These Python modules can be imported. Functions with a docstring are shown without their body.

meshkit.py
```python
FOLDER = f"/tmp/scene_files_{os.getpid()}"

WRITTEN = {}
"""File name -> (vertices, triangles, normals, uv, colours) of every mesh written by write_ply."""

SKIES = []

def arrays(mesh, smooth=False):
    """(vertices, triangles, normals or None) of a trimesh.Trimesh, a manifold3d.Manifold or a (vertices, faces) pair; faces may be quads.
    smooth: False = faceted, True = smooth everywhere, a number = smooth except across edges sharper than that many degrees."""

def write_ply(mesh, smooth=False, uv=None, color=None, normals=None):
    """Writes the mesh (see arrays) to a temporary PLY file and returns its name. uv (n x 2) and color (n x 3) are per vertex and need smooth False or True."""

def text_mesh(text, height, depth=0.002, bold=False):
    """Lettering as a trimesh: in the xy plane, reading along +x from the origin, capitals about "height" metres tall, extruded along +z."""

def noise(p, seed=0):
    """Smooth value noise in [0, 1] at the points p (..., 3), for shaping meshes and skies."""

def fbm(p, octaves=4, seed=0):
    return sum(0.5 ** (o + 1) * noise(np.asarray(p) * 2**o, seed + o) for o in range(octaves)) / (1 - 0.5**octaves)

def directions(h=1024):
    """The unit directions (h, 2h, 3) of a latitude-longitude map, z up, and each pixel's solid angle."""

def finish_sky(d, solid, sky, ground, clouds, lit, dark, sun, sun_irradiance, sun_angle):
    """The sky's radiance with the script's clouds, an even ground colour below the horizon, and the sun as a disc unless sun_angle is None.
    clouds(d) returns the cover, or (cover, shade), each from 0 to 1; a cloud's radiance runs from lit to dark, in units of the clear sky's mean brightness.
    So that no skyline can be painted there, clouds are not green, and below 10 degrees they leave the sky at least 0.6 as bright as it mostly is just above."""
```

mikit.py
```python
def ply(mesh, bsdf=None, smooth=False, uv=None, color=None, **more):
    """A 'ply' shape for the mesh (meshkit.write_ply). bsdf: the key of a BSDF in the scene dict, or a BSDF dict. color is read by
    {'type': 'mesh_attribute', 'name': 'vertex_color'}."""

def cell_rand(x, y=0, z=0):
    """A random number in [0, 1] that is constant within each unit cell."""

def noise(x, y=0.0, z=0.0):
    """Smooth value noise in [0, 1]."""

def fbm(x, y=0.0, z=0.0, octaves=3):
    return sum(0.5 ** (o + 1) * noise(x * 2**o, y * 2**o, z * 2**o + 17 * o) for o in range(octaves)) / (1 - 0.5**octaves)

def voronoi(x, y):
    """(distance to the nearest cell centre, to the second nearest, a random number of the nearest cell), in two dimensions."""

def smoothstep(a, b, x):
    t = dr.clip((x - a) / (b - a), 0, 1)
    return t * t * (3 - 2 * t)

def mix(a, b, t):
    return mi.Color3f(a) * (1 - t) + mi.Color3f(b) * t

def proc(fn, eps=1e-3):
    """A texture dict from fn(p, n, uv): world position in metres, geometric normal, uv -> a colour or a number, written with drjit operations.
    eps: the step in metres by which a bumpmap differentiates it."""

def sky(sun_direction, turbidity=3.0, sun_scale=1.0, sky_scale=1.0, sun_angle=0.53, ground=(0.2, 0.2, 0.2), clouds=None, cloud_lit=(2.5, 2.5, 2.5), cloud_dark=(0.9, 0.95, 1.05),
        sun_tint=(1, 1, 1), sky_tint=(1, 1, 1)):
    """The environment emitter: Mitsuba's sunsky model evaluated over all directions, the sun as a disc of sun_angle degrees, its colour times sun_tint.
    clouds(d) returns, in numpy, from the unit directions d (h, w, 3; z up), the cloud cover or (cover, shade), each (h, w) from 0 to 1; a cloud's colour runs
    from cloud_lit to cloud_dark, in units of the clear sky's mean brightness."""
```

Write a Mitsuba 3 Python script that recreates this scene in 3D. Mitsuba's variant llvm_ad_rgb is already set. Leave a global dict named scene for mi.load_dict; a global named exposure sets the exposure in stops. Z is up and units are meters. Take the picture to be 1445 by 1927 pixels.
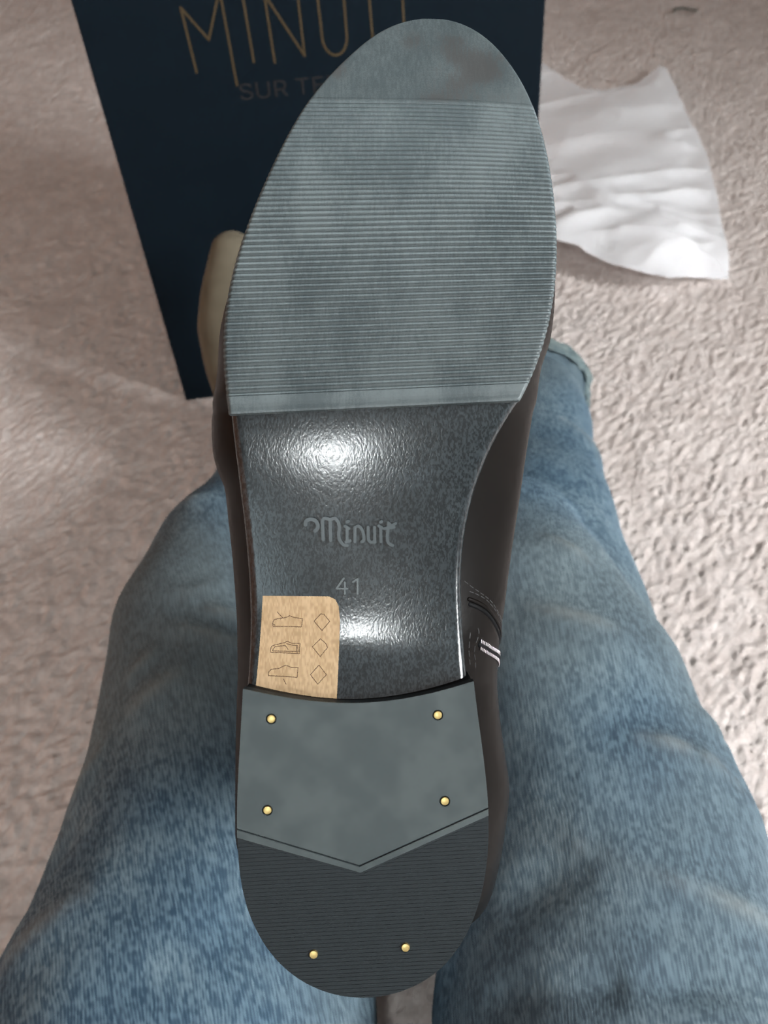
import math
import numpy as np
import trimesh
import manifold3d as m3
import drjit as dr
import mitsuba as mi
import mikit
import meshkit
from mikit import proc, noise, fbm, smoothstep, mix
from scipy.spatial import Delaunay
from scipy.interpolate import splprep, splev, PchipInterpolator, RBFInterpolator
from shapely.geometry import LineString, Polygon, Point
from shapely.ops import unary_union
from shapely import contains_xy

T = mi.ScalarTransform4f
scene, labels = {}, {}

# ------------------------------------------------------------------ camera, light, exposure
PITCH, ROLL, EYE = math.radians(46), math.radians(5.5), np.array([0, 0, 0.62])
U0 = np.array([1.0, 0, 0])
V0 = np.array([0, math.sin(PITCH), math.cos(PITCH)])
AX = np.array([0, math.cos(PITCH), -math.sin(PITCH)])          # viewing direction
UR = U0 * math.cos(ROLL) - V0 * math.sin(ROLL)
UP = V0 * math.cos(ROLL) + U0 * math.sin(ROLL)
scene['camera'] = {
    'type': 'thinlens', 'fov_axis': 'x', 'fov': math.degrees(2 * math.atan(722.5 / 1700)),
    'aperture_radius': 0.0008, 'focus_distance': 0.285, 'near_clip': 0.02, 'far_clip': 50.0,
    'to_world': T().look_at(origin=EYE.tolist(), target=(EYE + AX).tolist(), up=UP.tolist())}
exposure = 0.9
# daylight through a big window in the right wall and a small one in the wall behind the sitter
WIN_RIGHT = (27, 27.5, 27.7)
WIN_BACK = (1.5, 2.0, 2.2)
LAMP = (210, 222, 222)
scene['room_air'] = {'type': 'constant', 'radiance': {'type': 'rgb', 'value': [0.10, 0.10, 0.10]}}


# ------------------------------------------------------------------ helpers
def tag(key, label=None, cat=None, group=None, kind=None):
    labels[key] = {k: v for k, v in dict(label=label, category=cat, group=group, kind=kind).items() if v}


def numbered(key):
    if key not in scene:
        return key
    i = 1
    while f'{key}_{i:03d}' in scene:
        i += 1
    return f'{key}_{i:03d}'


def put(key, mesh, bsdf, smooth=False, **kw):
    key = numbered(key)
    scene[key] = mikit.ply(mesh, bsdf, smooth=smooth, **kw)
    return key


def tm(man):
    m = man.to_mesh()
    return trimesh.Trimesh(np.array(m.vert_properties[:, :3]), np.array(m.tri_verts), process=False)


def man(mesh):
    return m3.Manifold(m3.Mesh(np.asarray(mesh.vertices, np.float32), np.asarray(mesh.faces, np.uint32)))


def box(x0, x1, y0, y1, z0, z1):
    b = trimesh.creation.box((x1 - x0, y1 - y0, z1 - z0))
    b.apply_translation(((x0 + x1) / 2, (y0 + y1) / 2, (z0 + z1) / 2))
    return b


def bevel_box(sx, sy, sz, r, seg=8):
    s = m3.Manifold.sphere(r, seg * 4)
    c = [s.translate([a * (sx / 2 - r), b * (sy / 2 - r), d * (sz / 2 - r)]) for a in (-1, 1) for b in (-1, 1) for d in (-1, 1)]
    return tm(m3.Manifold.batch_hull(c))


def grid_faces(nr, nc, wrap=False):
    i, j = np.meshgrid(np.arange(nr - 1), np.arange(nc if wrap else nc - 1), indexing='ij')
    a = i * nc + j
    b = i * nc + (j + 1) % nc
    return np.stack([a, b, b + nc, a + nc], -1).reshape(-1, 4)


def tris(q):
    return np.vstack([q[:, [0, 1, 2]], q[:, [0, 2, 3]]])


def capsule_chain(joints, seg=40):
    """hull of neighbouring balls, joined; joints are (x, y, z, radius)"""
    balls = [m3.Manifold.sphere(r, seg).translate([x, y, z]) for x, y, z, r in joints]
    return m3.Manifold.batch_boolean([m3.Manifold.batch_hull([a, b]) for a, b in zip(balls, balls[1:])], m3.OpType.Add)


# ------------------------------------------------------------------ materials
def rgb(*c):
    return {'type': 'rgb', 'value': list(c)}


def two(b):
    return {'type': 'twosided', 'b': b}


def carpet_col(p, n, uv):
    a = fbm(p.x * 60, p.y * 60, 3.0, 3)
    b = noise(p.x * 420, p.y * 420, 1.0)
    c = fbm(p.x * 3, p.y * 3, 8.0, 2)
    return mix((0.62, 0.545, 0.51), (0.82, 0.75, 0.715), smoothstep(0.2, 0.85, 0.45 * a + 0.3 * b + 0.25 * c))


scene['m_carpet'] = {'type': 'bumpmap', 'arbitrary': proc(lambda p, n, uv: 0.5 * noise(p.x * 700, p.y * 700, p.z * 700), eps=4e-4), 'scale': 0.0009,
                     'bsdf': {'type': 'diffuse', 'reflectance': proc(carpet_col)}}
scene['m_wall'] = two({'type': 'diffuse', 'reflectance': rgb(0.32, 0.31, 0.30)})
scene['m_wall_warm'] = two({'type': 'diffuse', 'reflectance': rgb(0.50, 0.23, 0.12)})  # orange tone chosen to bounce warm light onto the left carpet
scene['m_white_paint'] = two({'type': 'roughplastic', 'diffuse_reflectance': rgb(0.8, 0.8, 0.79), 'alpha': 0.2})

# the boot's own axes, as world directions, for the relief that lies along it
_u, _v, _o = UR, UP, EYE + 0.26 * AX


def boot_uv(p):
    x, y, z = p.x - _o[0], p.y - _o[1], p.z - _o[2]
    return (x * _u[0] + y * _u[1] + z * _u[2]) * 1000, (x * _v[0] + y * _v[1] + z * _v[2]) * 1000


def rubber_col(p, n, uv):
    u, v = boot_uv(p)
    m = fbm(u * 0.09, v * 0.06, 2.0, 3)
    s = noise(u * 2.2, v * 0.5, 5.0)
    g = noise(u * 4.0, v * 4.0, 9.0)
    toe = smoothstep(121, 124, v) * smoothstep(0.45, 0.75, fbm(u * 0.07, v * 0.09, 4.0, 2) + 0.25 * (s - 0.5))
    c = mix((0.0506, 0.0684, 0.0743), (0.0922, 0.1159, 0.1218), smoothstep(0.25, 0.75, 0.6 * m + 0.2 * s + 0.2 * g))
    c = c * (0.62 + 0.72 * uv.x)  # ridge shading put into the colour: tops lightened, grooves darkened
    return mix(c, (0.0506, 0.0494, 0.0487), 0.7 * toe)


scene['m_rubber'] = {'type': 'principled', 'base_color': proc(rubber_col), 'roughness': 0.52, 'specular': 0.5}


def lift_col(p, n, uv):
    u, v = boot_uv(p)
    m = fbm(u * 0.12, v * 0.12, 12.0, 3)
    return mix((0.0351, 0.0475, 0.0503), (0.0495, 0.0640, 0.0660), smoothstep(0.3, 0.7, m))


scene['m_lift'] = {'type': 'principled', 'base_color': proc(lift_col), 'roughness': 0.6, 'specular': 0.4}
scene['m_lift_dark'] = {'type': 'principled', 'base_color': rgb(0.0085, 0.0130, 0.0155), 'roughness': 0.6, 'specular': 0.28}


def grain(p, n, uv):
    u, v = boot_uv(p)
    a = u + 0.7 * noise(u * 0.4, v * 0.4, 1.0)
    g = noise(a * 2.5, v * 1.25, 0.0)
    h = noise(a * 4.2 + 7, v * 2.4, 4.0)
    return 0.6 * g + 0.4 * h


def shank_col(p, n, uv):
    u, v = boot_uv(p)
    m = fbm(u * 0.05 + 3, v * 0.09, 6.0, 3)
    scuff = smoothstep(0.5, 0.95, fbm(u * 0.08 + 9, v * 0.10, 2.0, 4)) * noise(u * 3, v * 1.5, 8.0)
    gr = 0.55 + 0.75 * smoothstep(0.3, 0.7, grain(p, n, uv))  # grain glints put into the colour: paler tops, darker hollows
    return gr * mix(mix((0.0120, 0.0162, 0.0186), (0.0240, 0.0312, 0.0348), m), (0.0600, 0.0780, 0.0900), scuff * 0.3)


scene['m_shank'] = {'type': 'bumpmap', 'arbitrary': proc(grain, eps=1.2e-4), 'scale': 0.000024,
                    'bsdf': {'type': 'principled', 'base_color': proc(shank_col), 'roughness': 0.19, 'specular': 0.55}}
scene['m_emboss'] = {'type': 'principled', 'base_color': rgb(0.0425, 0.0553, 0.0612), 'roughness': 0.25, 'specular': 0.6}


def leather_col(p, n, uv):
    m = fbm(p.x * 60, p.y * 60, p.z * 60, 3)
    return mix((0.0034, 0.0030, 0.0028), (0.0055, 0.0047, 0.0042), m)


scene['m_emboss_pale'] = {'type': 'principled', 'base_color': rgb(0.075, 0.09, 0.095), 'roughness': 0.4, 'specular': 0.5}
scene['m_leather'] = {'type': 'principled', 'base_color': proc(leather_col), 'roughness': 0.36, 'specular': 0.09}
scene['m_black'] = {'type': 'principled', 'base_color': rgb(0.004, 0.0045, 0.005), 'roughness': 0.6, 'specular': 0.1}
scene['m_lining'] = two({'type': 'diffuse', 'reflectance': rgb(0.03, 0.027, 0.025)})
scene['m_thread'] = {'type': 'principled', 'base_color': rgb(0.03, 0.031, 0.033), 'roughness': 0.4}
scene['m_steel'] = {'type': 'roughconductor', 'material': 'Cr', 'alpha': 0.2}
scene['m_brass'] = {'type': 'principled', 'base_color': rgb(0.60, 0.46, 0.19), 'metallic': 0.85, 'roughness': 0.38}


def kraft(p, n, uv):
    u, v = boot_uv(p)
    return mix((0.3400, 0.2380, 0.1360), (0.4624, 0.3400, 0.2108), smoothstep(0.2, 0.8, 0.5 * noise(u * 2.5, v * 0.9, 1) + 0.5 * fbm(u * 0.3, v * 0.3, 3)))


scene['m_kraft'] = two({'type': 'diffuse', 'reflectance': proc(kraft)})
scene['m_ink'] = two({'type': 'diffuse', 'reflectance': rgb(0.12, 0.075, 0.045)})


def navy(p, n, uv):
    return mix((0.0015, 0.0057, 0.0105), (0.0022, 0.0075, 0.0130), fbm(p.x * 40, p.y * 40, p.z * 40, 3))


scene['m_navy'] = {'type': 'principled', 'base_color': proc(navy), 'roughness': 0.7, 'specular': 0.12}
scene['m_gold'] = {'type': 'principled', 'base_color': rgb(0.0449, 0.0304, 0.0106), 'metallic': 0.0, 'roughness': 0.5}
scene['m_gold_dull'] = {'type': 'principled', 'base_color': rgb(0.0132, 0.0132, 0.0144), 'metallic': 0.0, 'roughness': 0.4}
scene['m_paper'] = {'type': 'principledthin', 'base_color': rgb(0.92, 0.935, 0.96), 'roughness': 0.7, 'diff_trans': 0.3, 'spec_trans': 0.0}


def thread(p):
    side = dr.select(p.x > 0.0, 1.0, -1.0)
    return p.x - side * 0.16 * p.y + 0.25 * p.z * side, p.y - 0.55 * p.z


def twill(p):
    u, v = thread(p)
    return 0.5 + 0.5 * dr.sin((u * 610 + v * 60 + 1.3 * noise(u * 160, v * 90, 2.0)) * 6.2832)


def denim(p, n, uv):
    u, v = thread(p)
    slub = noise(u * 900 + v * 100, v * 330, 5.0)
    cross = noise(u * 560, v * 520, 7.0)
    big = fbm(u * 14, v * 9, 11.0, 3)
    fade = smoothstep(0.25, 0.8, 0.6 * big + 0.4 * noise(u * 50, v * 60, 3.0))
    t = dr.clip(0.22 * twill(p) + 0.46 * slub + 0.32 * cross, 0, 1)
    base = mix(mix((0.0224, 0.0473, 0.0774), (0.0447, 0.0843, 0.1204), fade), mix((0.0903, 0.1479, 0.1935), (0.1548, 0.2167, 0.2537), fade), smoothstep(0.2, 0.85, t))
    worn_lit = smoothstep(0.42, 0.72, fbm(u * 8 + 5, v * 5, 21.0, 2))
    knee = smoothstep(0.22, 0.29, p.y + 0.05 * (big - 0.5)) * smoothstep(0.42, 0.35, p.y + 0.05 * (big - 0.5)) * (0.45 + 0.55 * big)
    base = mix(base, base * 0.4 + mi.Color3f(0.150, 0.160, 0.155), 0.75 * dr.clip((uv.x - p.x) * 20, 0, 1))
    return mix(base, base * 0.42 + mi.Color3f(0.066, 0.074, 0.068), dr.clip(worn_lit * 0.45 + knee * 0.8, 0, 0.9))


scene['m_denim'] = two({'type': 'bumpmap', 'arbitrary': proc(lambda p, n, uv: twill(p), eps=1e-4), 'scale': 0.00006,
                        'bsdf': {'type': 'principled', 'base_color': proc(denim), 'roughness': 0.85, 'sheen': 0.3, 'specular': 0.2}})


def cuff_col(p, n, uv):
    return mix((0.05, 0.09, 0.115), (0.24, 0.29, 0.28), fbm(p.x * 260, p.y * 260, p.z * 260, 3))


scene['m_cuff'] = two({'type': 'diffuse', 'reflectance': proc(cuff_col)})


def sock_col(p, n, uv):
    return mix((0.085, 0.074, 0.052), (0.150, 0.132, 0.098), fbm(p.x * 45, p.y * 45, p.z * 45, 3))


scene['m_sock'] = {'type': 'principled', 'base_color': proc(sock_col), 'roughness': 0.9, 'sheen': 0.4, 'specular': 0.1}
scene['m_skin'] = {'type': 'principled', 'base_color': rgb(0.55, 0.36, 0.27), 'roughness': 0.5, 'specular': 0.35}
scene['m_lint'] = {'type': 'diffuse', 'reflectance': rgb(0.10, 0.11, 0.10)}

# ------------------------------------------------------------------ the room
X0, X1, Y0, Y1, ZC = -2.3, 1.6, -3.2, 3.6, 2.45


def axis(lo, a, b, hi, step, step2=None, cut=None):
    out = [np.arange(a, cut, step), np.arange(cut, b, step2)] if cut else [np.arange(a, b, step)]
    left, right, s, x = [], [], step, a
    while x > lo:
        s *= 1.35
        x -= s
        left.append(max(x, lo))
    s, x = step2 or step, b
    while x < hi:
        right.append(min(x, hi))
        s *= 1.35
        x += s
    return np.unique(np.concatenate([left[::-1], *out, right, [hi]]))


xs, ys = axis(X0, -0.80, 1.02, X1, 0.0031), axis(Y0, -0.02, 2.15, Y1, 0.0031, 0.0052, 1.25)
GX, GY = np.meshgrid(xs, ys)
pt = np.stack([GX, GY, GX * 0], -1)
wx = meshkit.noise(pt * 55 + 3, 1) - 0.5
wy = meshkit.noise(pt * 55 + 9, 2) - 0.5
q = pt + np.stack([wx, wy, wx * 0], -1) * 0.008


def cells(pts, seed):
    """distance to the nearest of scattered points, one per unit cell, and that point's random number"""
    x, y = pts[..., 0], pts[..., 1]
    ix, iy = np.floor(x), np.floor(y)
    best, val = np.full(x.shape, 9.0), np.zeros(x.shape)

    def rnd(a, b, k):
        s_ = np.sin(a * 127.1 + b * 311.7 + (seed + k) * 74.7) * 43758.5453
        return s_ - np.floor(s_)
    for i in (-1, 0, 1):
        for j_ in (-1, 0, 1):
            cx, cy = ix + i, iy + j_
            d = np.hypot(cx + 0.15 + 0.7 * rnd(cx, cy, 1) - x, cy + 0.15 + 0.7 * rnd(cx, cy, 2) - y)
            m = d < best
            best = np.where(m, d, best)
            val = np.where(m, rnd(cx, cy, 3), val)
    return best, val


d1, r1 = cells(q[..., :2] * np.array([200, 145]), 3)
h2 = meshkit.noise(q * np.array([300, 260, 1]) + [0, 0, 1.5], 4)
h3 = meshkit.fbm(pt * 9, 2, 5)
h4 = meshkit.fbm(pt * 28, 2, 6)
Z = (0.0040 + 0.0028 * r1) * np.sqrt(np.clip(1 - (d1 / 0.95) ** 2, 0, 1)) + 0.0014 * h2 + 0.004 * (h3 - 0.5) + 0.003 * (h4 - 0.5) - 0.0085
vv = np.stack([GX, GY, Z], -1).reshape(-1, 3)
put('floor', (vv, grid_faces(len(ys), len(xs))), 'm_carpet', smooth=True)
tag('floor', 'beige looped plush carpet covering the floor', kind='structure')

W0, W1, WZ0, WZ1 = -1.05, -0.20, 0.75, 1.80          # right window (y and z)
B0, B1, BZ0, BZ1 = -2.15, -1.05, 1.2, 2.25         # back window (x and z)
TH = 0.12


def wall_with_hole(axis_, pos, a0, a1, h0, h1, lo, hi, out):
    """wall slab normal to x or y, with a rectangular hole"""
    parts = []
    for (p0, p1, q0, q1) in ((lo, a0, 0, ZC), (a1, hi, 0, ZC), (a0, a1, 0, h0), (a0, a1, h1, ZC)):
        s = sorted((pos, pos + out * TH))
        parts.append(box(*s, p0, p1, q0, q1) if axis_ == 'x' else box(p0, p1, *s, q0, q1))
    return trimesh.util.concatenate(parts)


put('wall_right', wall_with_hole('x', X1, W0, W1, WZ0, WZ1, Y0, Y1, 1), 'm_wall')
put('wall_back', wall_with_hole('y', Y0, B0, B1, BZ0, BZ1, X0, X1, -1), 'm_wall')
put('wall_left', box(X0 - TH, X0, Y0, Y1, 0, ZC), 'm_wall_warm')
put('wall_front', box(X0, X1, Y1, Y1 + TH, 0, ZC), 'm_wall')
put('ceiling', box(X0, X1, Y0, Y1, ZC, ZC + TH), 'm_wall')
for k, l in (('wall_right', 'white wall with the large window'), ('wall_back', 'white wall behind the sitter'), ('wall_left', 'unseen wall, terracotta colour added to bounce warm light'), ('wall_front', 'white wall'), ('ceiling', 'white ceiling')):
    tag(k, l, kind='structure')


def window(key, axis_, pos, a0, a1, h0, h1, out, light, label, mull):
    def slab(p0, p1, q0, q1, d0, d1):
        s = sorted((pos + out * d0, pos + out * d1))
        return box(*s, p0, p1, q0, q1) if axis_ == 'x' else box(p0, p1, *s, q0, q1)
    f = 0.05
    fr = [slab(a0, a0 + f, h0, h1, 0.02, 0.08), slab(a1 - f, a1, h0, h1, 0.02, 0.08), slab(a0 + f, a1 - f, h0, h0 + f, 0.02, 0.08), slab(a0 + f, a1 - f, h1 - f, h1, 0.02, 0.08)]
    for m in mull:
        c = a0 + (a1 - a0) * m
        fr.append(slab(c - f / 2, c + f / 2, h0 + f, h1 - f, 0.02, 0.08))
    put(key + '__frame', trimesh.util.concatenate(fr), 'm_white_paint')
    s = pos + out * 0.07
    if axis_ == 'x':
        v = np.array([[s, a0, h0], [s, a1, h0], [s, a1, h1], [s, a0, h1]])
    else:
        v = np.array([[a0, s, h0], [a1, s, h0], [a1, s, h1], [a0, s, h1]])
    n = np.cross(v[1] - v[0], v[2] - v[0])
    want = np.array([-out, 0, 0]) if axis_ == 'x' else np.array([0, -out, 0])
    fc = np.array([[0, 1, 2], [0, 2, 3]]) if n @ want > 0 else np.array([[0, 2, 1], [0, 3, 2]])
    put(key + '__pane', (v, fc), 'm_white_paint', emitter={'type': 'area', 'radiance': rgb(*light)})
    tag(key, label, kind='structure')


window('window_1', 'x', X1, W0, W1, WZ0, WZ1, 1, WIN_RIGHT, 'large white framed window with bright daylight', (0.5,))
window('window_2', 'y', Y0, B0, B1, BZ0, BZ1, -1, WIN_BACK, 'white framed window behind the sitter with daylight', (0.5,))

# round ceiling lamp behind the sitter
LX, LY = -0.29, -2.35
put('ceiling_lamp__base', trimesh.creation.revolve(np.array([(0, ZC), (0.17, ZC), (0.17, ZC - 0.03), (0.14, ZC - 0.04), (0, ZC - 0.04)])[::-1], sections=48).apply_translation((LX, LY, 0)), 'm_white_paint', smooth=40)
put('ceiling_lamp__diffuser', trimesh.creation.cylinder(0.085, 0.02, sections=48).apply_translation((LX, LY, ZC - 0.051)), 'm_white_paint', emitter={'type': 'area', 'radiance': rgb(*LAMP)})
tag('ceiling_lamp', 'round flush ceiling lamp, lit', 'lamp')

# ------------------------------------------------------------------ the boot (millimetres: u across, v towards the toe, w out of the sole)
BM = np.eye(4)
BM[:3, 0], BM[:3, 1], BM[:3, 2], BM[:3, 3] = UR / 1000, UP / 1000, -AX / 1000, _o


def bput(key, mesh, bsdf, smooth=False, uv=None):
    """a boot part given in millimetres of the boot's own axes"""
    if isinstance(mesh, tuple):
        mesh = trimesh.Trimesh(mesh[0], tris(mesh[1]) if mesh[1].shape[1] == 4 else mesh[1], process=False)
    mesh = mesh.copy()
    mesh.vertices = np.asarray(mesh.vertices) @ BM[:3, :3].T + BM[:3, 3]
    return put(key, mesh, bsdf, smooth, uv=uv)


tag('boot', 'black leather ankle boot lying sole up in the lap, ribbed grey forefoot, nailed heel', 'boot')


def spring(v):
    return -np.maximum(np.asarray(v, float) - 60, 0) ** 2 * 0.0024


def arch(v):
    t = np.clip((33 - np.asarray(v, float)) / 70, 0, 1)
    return -4.0 - 7.5 * t * t * (3 - 2 * t) + 4.0 * np.clip((-37 - np.asarray(v, float)) / 20, 0, 1.2) ** 2


def smooth_line(pts, n=1500, s=0.6):
    tck, _ = splprep(np.array(pts, float).T, s=s * len(pts) * 0.1, k=3)
    return np.array(splev(np.linspace(0, 1, n), tck)).T


OUT_L = [(12.3, 153.9), (2.9, 151.3), (-5.0, 144.7), (-10.9, 138.6), (-16.0, 132.4), (-20.8, 127.0), (-26.5, 115.7), (-31.7, 103.6), (-36.8, 92.1), (-40.8, 79.9), (-42.8, 71.3), (-45.1, 64.8), (-45.8, 57.6), (-46.3, 52.8), (-46.3, 43.4), (-45.7, 35.7), (-44.6, 26.5)]
OUT_R = [(12.3, 153.9), (23.5, 151.9), (32.2, 145.4), (38.6, 136.3), (42.0, 128.2), (44.1, 121.8), (46.9, 111.0), (48.7, 100.4), (49.9, 90.8), (50.0, 82.4), (49.7, 71.7), (48.4, 58.0), (47.3, 53.8), (45.7, 46.3), (42.6, 39.5), (38.0, 30.0)]
loop = smooth_line(OUT_R[::-1] + OUT_L[1:], 4000)
top = np.argmax(loop[:, 1])
VT = loop[top, 1]
rR, rL = loop[:top + 1], loop[top:][::-1]


def edge(poly):
    o = np.argsort(poly[:, 1])
    return lambda v: np.interp(v, poly[o, 1], poly[o, 0])


outL, outR = edge(rL), edge(rR)


def slab(rows, fl, fr, shear, topf, thick, nu, rim, rim_r):
    """a plate between the edges fl(v) and fr(v): rows run across, topf(u, v, rows) is its face; returns a closed mesh"""
    s = np.linspace(0, 1, nu)
    s = 0.5 - 0.5 * np.cos(np.pi * (0.12 + 0.76 * s))
    s = (s - s[0]) / (s[-1] - s[0])
    rows = np.asarray(rows, float)
    l, r = fl(rows), fr(rows)
    for _ in range(6):
        l, r = fl(rows + shear(l, rows)), fr(rows + shear(r, rows))
    u = l[:, None] + (r - l)[:, None] * s
    v = rows[:, None] + shear(u, rows[:, None])
    d = np.minimum(u - l[:, None], r[:, None] - u)
    drop = rim * (1 - np.sqrt(np.clip(1 - (1 - np.clip(d / rim_r, 0, 1)) ** 2, 0, 1)))
    w = topf(u, v, rows[:, None] + 0 * u) - drop
    base = topf(u, v, None) - thick
    a = np.stack([u, v, w], -1).reshape(-1, 3)
    b = np.stack([u, v, base], -1).reshape(-1, 3)
    nr, nc = u.shape
    f = grid_faces(nr, nc)
    idx = np.arange(nr * nc).reshape(nr, nc)
    ring = np.concatenate([idx[0], idx[1:, -1], idx[-1, -2::-1], idx[-2:0:-1, 0]])
    k = len(a)
    nx = np.roll(ring, -1)
    side = np.stack([ring, ring + k, nx + k, nx], -1)
    return trimesh.Trimesh(np.vstack([a, b]), tris(np.vstack([f, f[:, ::-1] + k, side])), process=False)


def shear_out(u, row):
    k = 0.048 * np.clip((125 - row) / 95, 0, 1) - 0.012 * np.clip((row - 90) / 35, 0, 1)
    b = -0.0012 * np.clip((row - 60) / 60, 0, 1)
    return k * u + b * np.maximum(u - 5, 0) ** 2


RV = np.arange(30, 126, 0.02)
PHI = np.concatenate([[0], np.cumsum(0.02 / np.interp(RV, [32, 60, 125], [1.92, 1.72, 1.36]))])[:-1]


def out_top(u, v, rows):
    w = spring(v)
    if rows is None:
        return w
    ph = np.interp(rows, RV, PHI)
    b = np.interp(rows, [35, 60, 95, 120], [-0.35, -0.25, 0.55, 0.8])
    rid = np.clip((np.cos(2 * np.pi * ph) + b) * 1.5, -1, 1)
    amp = np.interp(rows, [35, 70, 120], [0.30, 0.22, 0.15]) * (1 + 0.25 * np.clip(np.abs(u) / 45, 0, 1))
    inside = (rows > 35.3) & (rows < 122.6)
    rid = np.where(inside, rid * amp - amp, 0.0)
    lip = 0.35 * np.exp(-((rows - 30.8) / 0.9) ** 2)
    step = 0.25 * np.exp(-((rows - 123.2) / 0.35) ** 2)
    return w + rid + lip + step + np.where(rows > 123, -0.15, 0)


rows = np.concatenate([np.arange(30.2, 124.2, 0.11), np.arange(124.2, VT - 1.0, 0.5), VT - np.geomspace(1.0, 0.0008, 22)])
rows[-1] = min(rows[-1], VT - 0.0008)
worn_lit = np.interp(rows, [35, 60, 95, 120], [-0.45, -0.35, 0.3, 0.7])  # painted light on the ridges: bright tops, dark grooves
worn_lit = np.clip((np.cos(2 * np.pi * np.interp(rows, RV, PHI)) + worn_lit) * 1.4, -1, 1) * 0.5 + 0.5
worn_lit = np.where((rows > 35.3) & (rows < 122.6), worn_lit, np.where(rows < 33, 0.35, 0.5))
worn_lit = np.concatenate([np.repeat(worn_lit, 70)] * 2)
bput('boot__outsole', slab(rows, outL, outR, shear_out, out_top, 4.2, 70, 0.9, 0.9), 'm_rubber', smooth=True, uv=np.stack([worn_lit, worn_lit], -1))
tag('boot__outsole', 'grey ribbed rubber forefoot sole with a smooth toe tip')

SH_L = [(-45.0, 34.0), (-45.3, 29.0), (-44.9, 24.6), (-44.1, 16.0), (-42.9, 8.4), (-42.0, 0.6), (-41.1, -8.5), (-40.9, -21.1), (-40.6, -33.8), (-41.0, -46.8), (-41.4, -54.0), (-41.6, -66)]
SH_R = [(41.6, 36.0), (40.1, 33.2), (36.3, 27.0), (32.9, 20.8), (29.6, 14.4), (26.2, 5.4), (24.3, -2.9), (23.4, -15.1), (23.3, -26.0), (23.8, -37.2), (24.8, -48.4), (25.2, -53.5), (25.8, -66)]
shL, shR = edge(smooth_line(SH_L)), edge(smooth_line(SH_R))


def shank_top(u, v, rows):
    c, hw = (shL(v) + shR(v)) / 2, (shR(v) - shL(v)) / 2
    c = c - 4 * np.exp(-((v - 17) / 14) ** 2) + 13 * np.exp(-((v + 33) / 14) ** 2)
    x = (u - c) / hw
    return arch(v) - 1.1 * x ** 2 + 0.5


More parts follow.
